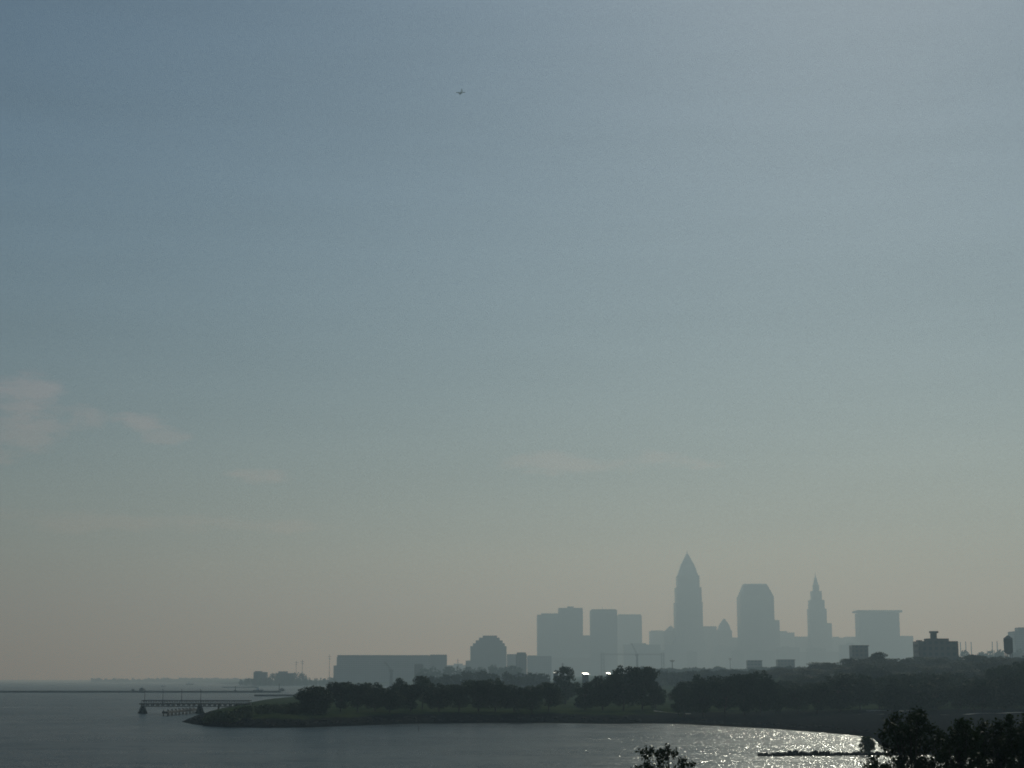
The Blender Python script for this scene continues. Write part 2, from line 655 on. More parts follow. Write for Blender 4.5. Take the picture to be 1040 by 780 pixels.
for i in range(30):
    px = 905 + (i % 10) * 16 + rng.uniform(-5, 5)
    Y = 465 + (i // 10) * 45 + rng.uniform(-12, 12)
    yt = 692 - (i // 10) * 4 + rng.uniform(-4, 3) - (9 if px > 1015 else 0)
    place_tree(px, yt, rng.uniform(28, 38), Y, LAB2, 'stand of trees behind the beach')
LAB3 = 'indistinct tree filling in behind the shore trees, ahead of the hazy wood'
for i in range(20):
    px = 690 + i * 11 + rng.uniform(-4, 4)
    place_tree(px, rng.uniform(691, 697), rng.uniform(24, 34), 590 + rng.uniform(-30, 30), LAB3, 'trees filling in behind the shore trees')
# wood climbing the bluff
TOPS = [(690, 683), (740, 684), (790, 680), (830, 673), (870, 669), (893, 663), (920, 667), (970, 669), (1000, 665), (1060, 664), (1200, 664)]


def top_at(px):
    return float(np.interp(px, [a for a, _ in TOPS], [b_ for _, b_ in TOPS]))


LAB4 = 'hazy tree in the wood that climbs the bluff toward the turreted building'
for row, (Y, dy, x0) in enumerate(((700, 13, 800), (790, 6, 800), (890, 1, 780))):
    px = x0 + rng.uniform(0, 8)
    while px < 1075:
        place_tree(px, top_at(px) + dy + rng.uniform(-2.5, 3.5), rng.uniform(24, 34), Y + rng.uniform(-25, 25), LAB4, 'wood climbing the bluff')
        px += rng.uniform(14, 20)
place_tree(893, 661.5, 24, 880, 'round-headed tree topping the bluff wood beside the small dark block', 'wood climbing the bluff', 0)

# far woods that read as one mass
fw = []


def wood_mass(x0, x1, ytop, Y, w, jit, step):
    px = x0
    while px < x1:
        yt = ytop + rng.uniform(-jit, jit)
        p = W(px, yt, Y + rng.uniform(-60, 60))
        g0 = hz(p.x, p.y)
        R = w * Y / F * rng.uniform(.4, .65)
        H = max(4, p.z - g0)
        cl = [((p.x + rng.uniform(-.6, .6) * R, p.y + rng.uniform(-.5, .5) * R, g0 + H * rng.uniform(.35, .86)),
               (R * rng.uniform(.35, .6), R * rng.uniform(.35, .6), H * rng.uniform(.14, .22))) for _ in range(9)]
        cl.append(((p.x, p.y, g0 + H * .3), (R * .9, R * .9, H * .3)))
        P = crown_points(cl, 2600 / (sum((c[1][0] * c[1][1] * c[1][2]) ** (2 / 3.) for c in cl) + 1e-6) * .25, nrng)
        fw.append(leaf_quads(P, R * .3, nrng)[0])
        px += step * rng.uniform(.7, 1.3)


wood_mass(440, 560, 683, 1150, 16, 2.5, 8)
wood_mass(665, 800, 682, 1150, 16, 3, 8)
wood_mass(790, 900, 678, 1300, 16, 2.5, 9)
wood_mass(430, 530, 677, 2000, 14, 1.5, 7)
wood_mass(655, 800, 679, 1900, 12, 2, 7)
wood_mass(970, 1080, 661, 2300, 16, 1.5, 8)
wood_mass(276, 312, 684, 3000, 6, 1.6, 5)
wood_mass(245, 345, 688.5, 3000, 5, .8, 4)
wood_mass(95, 260, 689, 6800, 6, .6, 4)
V = np.concatenate(fw)
me = fast_mesh('far_woods', V, np.arange(len(V)).reshape(-1, 4), M['leaf'])
o = bpy.data.objects.new('far_woods', me)
COL.objects.link(o)
tag(o, 'pale blue-grey far woods along the city shore behind the dark tree line', 'woods', None, 'stuff')

# shrubs on the grassy tip
SHR = []
for i in range(4):
    SHR.append([make_tree('tip_shrub', 2.4, 4.2, 0.0, 300 + i, 12, .34, 150, 'round', 'shrub'), False])
spots = []
for i in range(26):
    t = i / 25
    px = 212 + t * 92 + rng.uniform(-4, 4)
    py = np.interp(px, [205, 225, 250, 280, 305], [727, 722, 716.5, 714.5, 713]) + rng.uniform(0, 1) * rng.choice((0, 3, 7))
    spots.append((px, py))
SL = 'low leafy shrub on the grassy point of the peninsula'
for i, (px, py) in enumerate(spots):
    pr = SHR[i % 4]
    o = pr[0] if not pr[1] else copy_tree(pr[0])
    pr[1] = True
    y0 = 440 - (py - 712) * 3.0 + rng.uniform(-6, 6)
    p = W(px, 728, y0)
    g = hz(p.x, y0)
    if g < .5:
        y0 = 408 + rng.uniform(0, 10)
        p = W(px, 728, y0)
        g = max(hz(p.x, y0), .3)
    s = max(.5, min(1.5, (W(px, py, y0).z - g) / 2.4))
    o.location = (p.x, y0, g)
    o.scale = (s * 1.15, s * 1.15, s)
    o.rotation_euler = (0, 0, rng.uniform(0, 6.28))
    tag(o, SL, 'shrub', 'shrubs on the grassy point')

# near trees at the foot of the viewpoint bluff
NT = [
    ('sparse leafy treetop poking up alone against open water', 60, 675, 701, .85, 3.0,
     [(654, 763, 4.5), (661, 764, 5), (667, 765, 4.5), (656, 768, 4), (676, 759.5, 4), (679, 765, 6), (678, 771, 5), (672, 763, 3), (668, 772, 3.5), (683, 766, 3.5),
      (696, 773, 4.5), (700, 776, 4), (692, 778, 5), (655, 775, 4.5), (660, 779, 5), (648, 780, 4), (676, 782, 6), (664, 786, 6), (688, 786, 7)]),
    ('fullest near treetop, dark and ragged, in front of the shingle beach', 62, 930, 702, 1.15, 5.5,
     [(913, 730, 7), (908, 735, 6), (920, 739, 6), (930, 731, 6), (935, 726, 6), (942, 732, 6), (948, 741, 6), (906, 744, 6), (936, 741, 11), (922, 745, 10), (913, 750, 8),
      (949, 750, 8), (930, 754, 11), (943, 758, 10), (918, 760, 8), (955, 756, 6), (934, 766, 8), (922, 770, 6), (948, 769, 6), (915, 775, 6), (930, 779, 9), (944, 780, 9),
      (907, 780, 6), (920, 786, 10), (955, 784, 8), (903, 737, 3), (897, 747, 4), (940, 724, 3), (926, 726, 3), (952, 744, 4), (959, 749, 4), (900, 757, 5), (908, 765, 5), (955, 766, 6), (938, 773, 5)]),
    ('near treetop beside the fullest one, with a pointed head against the beach', 60, 976, 703, 1.4, 4.0,
     [(975, 735, 5.5), (968, 741, 6), (983, 739, 6), (976, 745, 9), (966, 752, 7), (986, 752, 7), (977, 756, 9), (962, 760, 6), (990, 760, 5), (973, 766, 6), (984, 768, 5),
      (967, 777, 6), (980, 779, 8), (970, 786, 9), (990, 786, 8), (971, 733, 3), (963, 746, 4), (990, 745, 4), (957, 753, 5), (994, 755, 5), (960, 767, 6), (990, 767, 5), (981, 762, 7)]),
    ('narrow near treetop standing between two others over the glittering cove', 63, 1006, 704, 1.4, 4.0,
     [(1003, 737, 5), (1010, 737, 5.5), (998, 744, 6), (1006, 747, 8), (1014, 746, 5), (998, 755, 6), (1012, 757, 8), (1004, 762, 7), (1019, 758, 5), (994, 765, 4), (1012, 768, 5),
      (1004, 776, 6), (1016, 778, 6), (1006, 786, 9), (1014, 739, 3.5), (994, 750, 4), (1019, 749, 4.5), (1021, 765, 6), (997, 768, 5), (1010, 763, 8), (1002, 752, 7)]),
    ('near treetop cut by the edge of the picture below the beach', 61, 1038, 705, 1.5, 4.5,
     [(1029, 734, 5.5), (1036, 731, 6), (1044, 733, 8), (1025, 743, 5.5), (1035, 744, 9), (1047, 747, 9), (1027, 753, 7), (1039, 757, 9), (1052, 760, 9), (1022, 764, 5), (1034, 768, 6),
      (1045, 772, 8), (1026, 778, 6), (1038, 784, 9), (1055, 780, 9), (1031, 728, 3), (1023, 737, 3), (1021, 752, 5), (1028, 762, 7), (1040, 765, 8), (1019, 759, 4)]),
    ('low ragged near treetop in front of the sun-glittering water', 58, 891, 706, 1.1, 3.0,
     [(887, 772, 4), (892, 775, 5), (897, 777, 4), (882, 778, 4), (889, 781, 6), (899, 783, 5), (880, 785, 5), (891, 788, 7)]),
]
for lab, Y, pxc, sd, dens, spread, tips in NT:
    r = random.Random(sd)
    g_ = np.random.default_rng(sd)
    p = W(pxc, 800, Y)
    g = hz(p.x, Y)
    root = empty('near_tree', (p.x, Y, g), lab, 'tree', 'near treetops below the viewpoint')
    cl = []
    for (x, y, rp) in tips:
        q = W(x, y, Y)
        rr = rp * Y / F
        cl.append(((q.x - p.x, r.uniform(-.9, .9), q.z - g), (rr, rr * 1.2, rr)))
    ztop = max(c[0][2] for c in cl)
    zlow = min(c[0][2] for c in cl)
    if len(tips) > 9 and pxc > 800:
        xa, xb = min(t_[0] for t_ in tips), max(t_[0] for t_ in tips)
        for k in range(5):
            q = W(xa + (xb - xa) * (k + r.random()) / 5, r.uniform(768, 784), Y)
            rr = r.uniform(.14, .27)
            cl.append(((q.x - p.x, r.uniform(-.9, .9), q.z - g), (rr, rr, rr * .8)))
    lower = []
    for k in range(26):
        rr = r.uniform(.35, .7)
        a_ = r.uniform(0, 6.283)
        d_ = spread / 2 * math.sqrt(r.random())
        lower.append(((math.cos(a_) * d_, math.sin(a_) * d_, zlow - .2 - rr - r.random() * (zlow * .55)), (rr, rr, rr * .7)))
    tb = MB()
    mid = Vector((r.uniform(-.2, .2), r.uniform(-.2, .2), zlow * .45))
    tb.tube([(0, 0, -.4), (0, 0, .3), mid, (mid.x * 1.3, mid.y, zlow)], [.16, .13, .09, .04], 8)
    for c, rad in cl + lower:
        b0 = mid.lerp(Vector((mid.x * 1.3, mid.y, zlow)), r.uniform(0, .95))
        c = Vector(c)
        tb.tube([b0, b0.lerp(c, .55) + Vector((0, 0, -.1)), c + Vector((0, 0, rad[2] * .5))], [.032, .018, .006], 5)
    tb.build('trunk', M['bark'], root, True)
    pts = []
    for c, rad in cl + lower:
        k = int(2300 * dens * rad[0] ** 2) + 16
        d_ = g_.normal(size=(k, 3)) * .52
        pts.append(np.array(c) + d_ * np.array(rad))
    pts = np.concatenate(pts)
    V, Q = leaf_quads(pts, .095 * g_.uniform(.6, 1.45, (len(pts), 1)), g_)
    co = bpy.data.objects.new('crown', fast_mesh('crown', V, Q, M['leaf2']))
    COL.objects.link(co)
    co.parent = root

# bushes at the root of the rock spit
bsh = make_tree('spit_bush', 5.2, 7.4, 0.0, 601, 20, .34, 160, 'round', 'shrub')
p = G(912, 763)
bsh.location = (p.x + .5, 262, hz(p.x, 262) - .2)
bsh.scale = (.95, .95, .82)
tag(bsh, 'large dark bush where the rock spit meets the shingle beach', 'bush')
b2 = make_tree('spit_bush', 2.6, 3.0, 0.0, 602, 16, .26, 520, 'cone', 'shrub')
b2.location = (W(882, 760, 250).x, 250, .4)
b2.scale = (1.0, 1.0, .95)
tag(b2, 'small pointed bush growing out of the rock spit', 'bush')

# ------------------------------------------------------------------ rock spit and shore stones
a = W(774, 762, 250)
mb = MB()
r0 = random.Random(5)
x = a.x
xe = W(936, 762, 252).x
while x < xe:
    t = (x - a.x) / (xe - a.x)
    for _ in range(4):
        mb.rock((x + r0.uniform(-.4, .4), 250.5 + r0.uniform(-1.6, 1.6) + 3 * t, r0.uniform(-.25, .22)), r0.uniform(.28, .62) * (.75 if .04 < t < .07 else 1), r0)
    if r0.random() < .1:
        mb.rock((x, 250.5 + 3 * t, .5), r0.uniform(.35, .6), r0)
    x += .42
o = mb.build('rock_spit', M['rock'])
tag(o, 'long low spit of dark wet boulders reaching into glittering water', 'rock spit')
mb = MB()
for i in range(len(SHORE) - 2):
    p0, p1 = Vector(SHORE[i]), Vector(SHORE[i + 1])
    n = max(2, int((p1 - p0).length / (.8 if i < len(SHORE) - 10 else 1.6)))
    for k in range(n):
        q = p0.lerp(p1, k / n)
        for _ in range(2):
            xx_, yy_ = q.x + r0.uniform(-.6, .6), q.y + r0.uniform(-1.0, 4.5)
            mb.rock((xx_, yy_, max(0, min(1.6, hz(xx_, yy_)) - .1) if _ else .1), r0.uniform(.35, .8), r0)
o = mb.build('shore_stones', M['rock'])
tag(o, 'dark boulders armouring the water edge of the peninsula', 'stones', None, 'stuff')
# weed and branches
# ------------------------------------------------------------------ pale strips at the back of the beach


def drape(name, px0, px1, Y0, Y1, wd, lab, cat, m):
    mb = MB()
    n = 26
    pts = []
    for i in range(n + 1):
        t = i / n
        Y = Y0 + (Y1 - Y0) * t
        X = W(px0 + (px1 - px0) * t, 724, Y).x
        wv = wd * (.75 + .25 * math.sin(i * 1.7)) * (1 if 0 < i < n else .25)
        for s in (-.5, .5):
            y = Y + s * wv
            pts.append((X, y, hz(X, y) + .06))
        for s in (.5, -.5):
            y = Y + s * wv
            pts.append((X, y, hz(X, y) - .25))
    f = []
    for i in range(n):
        for k in range(4):
            f.append((i * 4 + k, i * 4 + (k + 1) % 4, i * 4 + 4 + (k + 1) % 4, i * 4 + 4 + k))
    f += [(3, 2, 1, 0), (n * 4, n * 4 + 1, n * 4 + 2, n * 4 + 3)]
    mb.add(pts, f)
    o = mb.build(name, m)
    return tag(o, None, None, None, 'structure')


drape('path', 664, 702, 470, 468, 3, '', '', M['pale_stone'])
drape('pavement', 880, 918, 478, 482, 4, '', '', M['pale_stone'])
drape('pavement', 921, 946, 484, 488, 4, '', '', M['pale_stone'])
drape('pavement', 955, 1046, 440, 442, 2.2, '', '', M['pale_stone'])
drape('pavement', 872, 898, 452, 450, 1.8, '', '', M['pale_stone'])

# ------------------------------------------------------------------ pier and harbour
YP = 560


def pier():
    a = W(144.5, 714, YP)
    bx = W(262, 712, YP + 15).x
    L_ = bx - a.x
    root = empty('fishing_pier', (a.x, YP, 0), 'long dark pier with lattice sides, lamp posts and conical footings', 'pier')
    zd = 2.9
    mb = MB()
    mb.box(-.8, L_, -1.3, 1.3, zd, zd + .35)
    mb.build('deck', M['timber'], root)
    for s in (-1, 1):
        mb = MB()
        y = s * 1.35
        mb.bar((0, y, zd + 1.25), (L_, y, zd + 1.25), .12)
        mb.bar((0, y, zd - .6), (L_, y, zd - .6), .12)
        nb = int(L_ / 1.7)
        for i in range(nb):
            x0, x1 = i * L_ / nb, (i + 1) * L_ / nb
            mb.bar((x0, y, zd - .6), (x0, y, zd + 1.25), .09)
            mb.bar((x0, y, zd - .6), ((x0 + x1) / 2, y, zd + 1.25), .07)
            mb.bar(((x0 + x1) / 2, y, zd + 1.25), (x1, y, zd - .6), .07)
        mb.build('truss', M['dark_steel'], root)
    for px in (145, 203):
        X = W(px, 720, YP).x - a.x
        ft = MB()
        ft.frustum((X, 0, -1.5), (1.75, 1.75), (X, 0, .6), (1.5, 1.5), 10)
        ft.frustum((X, 0, .6), (1.15, 1.15), (X, 0, 2.3), (.35, .35), 10)
        ft.build('footing', M['rock'], root)
        tw = MB()
        for sx_ in (-1, 1):
            for sy in (-1, 1):
                tw.bar((X + sx_ * 1.0, sy * 1.0, .6), (X + sx_ * .22, sy * .4, zd + .3), .13)
        tw.bar((X - .6, -.7, 1.6), (X + .6, -.7, 1.6), .09)
        tw.build('support_frame', M['dark_steel'], root)
    for px in (222, 240, 256):
        X = W(px, 720, YP).x - a.x
        tw = MB()
        for sy in (-1, 1):
            tw.bar((X, sy * 1.0, -1.5), (X, sy * 1.0, zd), .17, 6)
        tw.bar((X, -1.0, .9), (X, 1.0, 2.4), .08)
        tw.build('pile_pair', M['timber'], root)
    for px in (146, 164.5, 183.5, 203):
        X = W(px, 712, YP).x - a.x
        lp = MB()
        lp.tube([(X, 1.3, zd + .3), (X, 1.3, zd + 4.6), (X, .7, zd + 4.9)], [.09, .07, .05], 6)
        po = lp.build('lamp_post', M['dark_steel'], root)
        MB().box(X - .12, X + .12, .35, .8, zd + 4.82, zd + 4.95).build('lamp_head', M['steel'], po)


pier()


def dock():
    a, c = W(167.5, 724, 520), W(200.5, 720, 575)
    root = empty('timber_dock', (a.x, a.y, 0), 'short timber dock on piles in front of the long pier', 'dock')
    v = Vector((c.x - a.x, c.y - a.y, 0))
    n = v.normalized()
    s = Vector((-n.y, n.x, 0)) * .9
    mb = MB()
    z0, z1 = .75, 1.4
    q = [-s, v - s, v + s, s]
    mb.add([(p.x, p.y, z0) for p in q] + [(p.x, p.y, z1) for p in q], [(3, 2, 1, 0), (4, 5, 6, 7), (0, 1, 5, 4), (1, 2, 6, 5), (2, 3, 7, 6), (3, 0, 4, 7)])
    mb.build('deck', M['timber'], root)
    k = 9
    for i in range(k):
        p = v * ((i + .3) / k)
        pm = MB()
        pm.tube([p + s * .85 + Vector((0, 0, -1.5)), p + s * .85 + Vector((0, 0, z1 + .5))], [.16, .13], 7)
        pm.tube([p - s * .85 + Vector((0, 0, -1.5)), p - s * .85 + Vector((0, 0, z1 + .5))], [.16, .13], 7)
        pm.build('pile_pair', M['timber'], root)


dock()


def breakwater(name, px0, px1, Y, h, hw, lab):
    x0, x1 = W(px0, 703, Y).x, W(px1, 703, Y).x
    mb = MB()
    r = random.Random(3)
    n = max(6, int((x1 - x0) / 6))
    pts, f = [], []
    for i in range(n + 1):
        x = x0 + (x1 - x0) * i / n
        e = .9 + .2 * r.random()
        e2 = .92 + .14 * r.random()
        for (yy, z) in ((-hw * 1.7 * e, -1), (-hw * .8, h * e2), (hw * .8, h * (.92 + .14 * r.random())), (hw * 1.7 * e, -1)):
            pts.append((x, Y + yy, z))
    for i in range(n):
        for k in range(4):
            f.append((i * 4 + k, i * 4 + 4 + k, i * 4 + 4 + (k + 1) % 4, i * 4 + (k + 1) % 4))
    f += [(0, 1, 2, 3), (n * 4 + 3, n * 4 + 2, n * 4 + 1, n * 4)]
    mb.add(pts, f)
    o = mb.build(name, M['rock'])
    return tag(o, lab, 'breakwater')


breakwater('breakwater', -400, 283, 1440, 1.55, 3, 'long straight stone breakwater drawn across the whole lake behind the pier')
breakwater('breakwater', 259, 300, 1130, 1.1, 3, 'short dark breakwater just behind the grassy point of the peninsula')
breakwater('breakwater', 226, 262, 2300, 1.2, 3, 'faint short breakwater off the far docks, nearer the city than the long one')


def beacon(px, py_base, py_top, Y, lab, hut=True):
    p = W(px, py_base, Y)
    h = W(px, py_top, Y).z - p.z
    root = empty('harbour_beacon', (p.x, Y, p.z), lab, 'beacon', 'beacons on the breakwaters')
    MB().frustum((0, 0, -.8), (1.6, 1.6), (0, 0, .9), (1.3, 1.3), 8).build('base', M['rock'], root)
    MB().tube([(0, 0, .9), (0, 0, h - .7)], [.32, .2], 8).build('mast', M['dark_steel'], root)
    mb = MB()
    mb.frustum((0, 0, h - .7), (.5, .5), (0, 0, h - .1), (.5, .5), 8)
    mb.frustum((0, 0, h - .1), (.55, .55), (0, 0, h + .25), (.1, .1), 8)
    mb.build('lantern', M['steel'], root)


beacon(239, 702, 697, 1440, 'thin mast beacon partway along the long breakwater')
beacon(283.5, 702.5, 694.5, 1440, 'taller beacon on the end of the long breakwater near the round tree')


def small_hut(px, Y, wpx, zb, h, lab):
    p = W(px, 703, Y)
    w = wpx * Y / F / 2
    root = empty('breakwater_hut', (p.x, Y, zb), lab, 'hut', 'huts on the breakwater')
    MB().box(-w, w, -w * .8, w * .8, -.3, h * .65).build('wall', M['concrete'], root)
    MB().frustum((0, 0, h * .65 + .003), (w * 1.12, w * .9), (0, 0, h), (w * .3, w * .2)).build('roof', M['roof'], root)
    MB().box(w * .2, w * .45, -w * .8 - .05, -w * .8 - .003, .0, h * .42).build('door', M['dark_steel'], root)


small_hut(144, 1440, 4.5, 1.5, 2.6, 'small low hut on the long breakwater above the pier end')
small_hut(135, 1440, 2.6, 1.5, 1.6, 'tiny hut on the long breakwater beside the larger hut')
small_hut(286.5, 1440, 4.4, 1.3, 2.4, 'low hut at the foot of the end beacon')


def boat(px, py, L_, lab):
    p = G(px, py)
    root = empty('motor_boat', (p.x, p.y, 0), lab, 'boat', 'boats in the far harbour')
    h = L_ * .12
    v = [(-L_ / 2, -L_ * .15, h), (L_ * .25, -L_ * .15, h), (L_ / 2, 0, h * 1.4), (L_ * .25, L_ * .15, h), (-L_ / 2, L_ * .15, h),
         (-L_ / 2, -L_ * .1, -h * .5), (L_ * .2, -L_ * .1, -h * .5), (L_ * .42, 0, -h * .4), (L_ * .2, L_ * .1, -h * .5), (-L_ / 2, L_ * .1, -h * .5)]
    f = [(0, 1, 2, 3, 4), (9, 8, 7, 6, 5)] + [(i, 5 + i, 5 + (i + 1) % 5, (i + 1) % 5) for i in range(5)]
    MB().add(v, f).build('hull', M['dark_steel'], root)
    MB().frustum((-L_ * .05, 0, h + .003), (L_ * .2, L_ * .11), (-L_ * .08, 0, h * 2.4), (L_ * .14, L_ * .09)).build('cabin', M['white'], root)
    MB().bar((-L_ * .1, 0, h * 2.4), (-L_ * .1, 0, h * 3.4), .06, 5).build('mast', M['steel'], root)


boat(165.5, 697.2, 9, 'small boat far out in the haze, farther from the docks')
boat(193, 695.3, 16, 'larger hazy boat out beyond the long breakwater')
boat(262.5, 702, 10, 'dark boat lying by the long breakwater near the beacon')

p = G(425, 742.5)
st = empty('mooring_stake', (p.x, p.y, 0), 'thin stake standing in the water off the peninsula', 'stake')
MB().tube([(0, 0, -1.5), (.03, 0, 1.15)], [.07, .06], 6).build('post', M['timber'], st)
MB().frustum((.03, 0, 1.153), (.08, .08), (.03, 0, 1.25), (.02, .02), 6).build('cap', M['dark_steel'], st)

# ------------------------------------------------------------------ city


def bld(name, lab, Y, parts, group=None, cat='building'):
    """parts: (part name, material, sides, x0,x1,y bottom, x0,x1,y top, depth ratio); y bottom None = down to the ground"""
    if Y >= 3800:
        Y *= 1.34
    px = (parts[0][3] + parts[0][4]) / 2
    c = W(px, (parts[0][5] or 680), Y)
    g = hz(c.x, Y)
    root = empty(name, (c.x, Y, g), lab, cat, group)
    eps = 0.0
    for i, (pn, m, n, a0, a1, yb, b0, b1, yt, dr) in enumerate(parts):
        if yb is None:
            ym = yt + 12
            X0, X1 = W(a0, ym, Y).x - c.x, W(a1, ym, Y).x - c.x
            zb = -2.0
        else:
            X0, X1 = W(a0, yb, Y).x - c.x, W(a1, yb, Y).x - c.x
            zb = W(px, yb, Y).z - g + .003
        if (b0, b1) == (a0, a1):
            T0, T1 = X0, X1
        else:
            T0, T1 = W(b0, yt, Y).x - c.x, W(b1, yt, Y).x - c.x
        zt = W(px, yt, Y).z - g
        hb = abs(X1 - X0) / 2
        ht = max(abs(T1 - T0) / 2, .05)
        mb = MB()
        mb.frustum(((X0 + X1) / 2, i * .013, zb), (hb, hb * dr), ((T0 + T1) / 2, i * .013, zt), (ht, ht * dr), n)
        mb.build(pn, M[m], root)
    return root


def R(pn, m, x0, x1, yb, yt, dr=.8, n=4):
    return (pn, m, n, x0, x1, yb, x0, x1, yt, dr)


# Key skyscraper: tapering crown
bld('skyscraper', 'tallest skyscraper, tapering to a pyramid crown and needle tip', 4400, [
    R('podium', 'granite', 684.5, 714.5, None, 650, .9),
    R('wall', 'granite', 685.8, 713, 650, 612, .9),
    R('upper_wall', 'granite', 686.4, 711.6, 612, 597, .9),
    R('setback', 'granite', 687.6, 709.6, 597, 585, .9),
    ('crown', 'copper', 4, 688.4, 708.2, 585, 691.6, 704.6, 574, .9),
    ('roof', 'copper', 4, 691.6, 704.6, 574, 697.0, 698.6, 562.5, .9),
    ('spire', 'steel', 6, 697.3, 698.3, 562.5, 697.7, 697.9, 558.5, 1)])
bld('office_tower', 'broad tower with chamfered shoulders and flat top beside the tallest skyscraper', 4300, [
    R('wall', 'redstone', 750.2, 784.2, None, 606, .8),
    ('shoulder', 'redstone', 4, 750.6, 783.6, 606, 754.5, 778.2, 595, .8),
    R('crown', 'copper', 755, 777.6, 595, 593.4, .8),
    R('side_wing', 'redstone', 784.6, 791, None, 630, 2.0)])
bld('spired_tower', 'slender old tower rising in steps to a pointed spire', 4500, [
    R('wall', 'limestone', 821.4, 838.4, None, 618.5, .95),
    R('setback', 'limestone', 822, 836.4, 618.5, 609.5, .95),
    R('upper_stage', 'limestone', 824, 834, 609.5, 600.5, .95),
    R('lantern', 'limestone', 825.4, 832, 600.5, 594, 1, 8),
    ('roof', 'copper', 8, 825.8, 831.2, 594, 827.3, 829, 586, 1),
    ('spire', 'steel', 6, 827.6, 828.5, 586, 827.9, 828.1, 580.5, 1),
    R('side_wing', 'limestone', 839, 844, None, 633, 2.5)])
bld('courthouse_block', 'wide flat-topped block with an overhanging cornice', 4200, [
    R('wall', 'concrete', 871, 911, None, 623, .6),
    R('cornice', 'concrete', 868.4, 913.2, 622.4, 620.2, .62),
    R('side_wing', 'concrete', 911.6, 926, None, 646, 1.2)])
bld('twin_block_tower', 'pair of joined slab towers, the second one step taller', 4000, [
    R('wall', 'concrete', 545.4, 567, None, 624.6, .8),
    R('parapet', 'concrete', 549.6, 566.8, 624.6, 623.2, .7),
    R('taller_wall', 'concrete', 567.1, 591.6, None, 617.8, .8),
    R('penthouse', 'concrete', 576, 582.5, 617.8, 616, .8),
    R('link_block', 'concrete', 591.8, 599, None, 645.5, 2)])
bld('slab_tower', 'dark slab tower between the twin blocks and a paler slab', 3900, [
    R('wall', 'glass', 599.4, 626.4, None, 620.2, .6),
    R('parapet', 'glass', 600.6, 625.4, 620.2, 619, .6),
    ('antenna', 'steel', 6, 611.6, 612, 619, 611.7, 611.9, 615.5, 1)])
bld('slab_tower', 'paler slab tower next to the dark slab tower', 4700, [
    R('wall', 'concrete', 626.8, 651.4, None, 625.4, .6), R('parapet', 'concrete', 627.6, 650.6, 625.4, 624.2, .6)])
bld('stepped_building', 'stepped building shaped like a rounded ziggurat', 3600, [
    R('wall', 'brick', 478, 514.4, None, 656.5, .8),
    R('lower_step', 'brick', 480.6, 512.6, 656.5, 653.6, .8),
    R('middle_step', 'brick', 483.4, 510.4, 653.6, 650.6, .8),
    R('upper_step', 'brick', 486.6, 507.4, 650.6, 647.8, .8),
    R('penthouse', 'brick', 490.4, 504.8, 647.8, 645.6, .8),
    R('side_wing', 'brick', 473, 477.8, None, 671, 3), R('annex', 'brick', 514.8, 524, None, 664.5, 2)])
bld('turret_building', 'small round-topped turret block beside the stepped building', 2700, [
    R('wall', 'brick', 524, 535, None, 664.2, .9, 10), R('drum', 'brick', 524.8, 534.2, 664.2, 662.6, .9, 10)])
bld('low_block', 'low flat block joining the turret to the twin block tower', 3700, [
    R('wall', 'concrete', 535.4, 560, None, 666.4, .8), R('roof', 'roof', 536, 545, 666.4, 665.7, .8)])
bld('gabled_block', 'hazy block with a small peaked roof at the foot of the tallest skyscraper', 4500, [
    R('wall', 'limestone', 673.6, 688, None, 641, .8), ('roof', 'copper', 4, 675, 686.4, 641, 680.6, 681.6, 635.6, .8)])
bld('low_block', 'hazy flat block between the paler slab tower and the peaked roof', 4800, [
    R('wall', 'concrete', 659.6, 674, None, 641.2, .8), R('roof', 'roof', 661, 673, 641.2, 640.4, .8)])
bld('domed_block', 'hazy block with a pointed dome between the two tallest towers', 4500, [
    R('wall', 'limestone', 727.6, 743, None, 640.5, .8),
    ('dome', 'copper', 12, 728, 742.6, 640.5, 730.4, 740.6, 634.5, .8),
    ('dome_top', 'copper', 12, 730.4, 740.6, 634.5, 734.8, 736.2, 628.4, .8),
    R('annex', 'limestone', 713.8, 727.4, None, 636.2, .8)])
bld('low_block', 'lower hazy block filling the foot of the chamfered tower', 4600, [
    R('wall', 'granite', 742.6, 752, None, 648.4, 1.2), R('roof', 'roof', 744, 750, 648.4, 647.6, 1)])
bld('stepped_row', 'hazy row of offices stepping down between chamfered and spired towers', 4700, [
    R('wall', 'limestone', 788, 806, None, 642.6, .8), R('lower_wall', 'brick', 806.2, 822, None, 646.6, .8), R('penthouse', 'limestone', 792, 799, 642.6, 641, .8)])
bld('low_row', 'low hazy row of offices between spired tower and cornice block', 4700, [
    R('wall', 'limestone', 840, 858, None, 648, .8), R('lower_wall', 'concrete', 858.2, 874, None, 646.8, .8), R('penthouse', 'limestone', 846, 852, 648, 646.8, .8)])
bld('long_block', 'long low hazy block below the paler slab tower', 3850, [
    R('wall', 'concrete', 633, 670, None, 654.8, .5), R('penthouse', 'roof', 640, 656, 654.8, 653.4, .5)])
rf_ = random.Random(21)
x_ = 664.0
while x_ < 872:
    w_ = rf_.uniform(9, 24)
    t_ = rf_.uniform(653, 664)
    q_ = x_ + w_ * rf_.uniform(.1, .5)
    bld('city_block', 'low hazy block in the blurred strip of offices at the foot of the towers', rf_.uniform(3800, 4500), [
        R('wall', rf_.choice(('concrete', 'brick', 'limestone')), x_, x_ + w_, None, t_, .6),
        R('penthouse', 'roof', q_, q_ + w_ * .3, t_, t_ - rf_.uniform(.8, 2.2), .6)], 'low blocks at the foot of the towers')
    x_ += w_ * rf_.uniform(.75, 1.15)
bld('long_block', 'long hazy block below the twin block tower', 4000, [
    R('wall', 'brick', 536, 600, None, 668, .4), R('penthouse', 'roof', 556, 570, 668, 666.6, .5)])
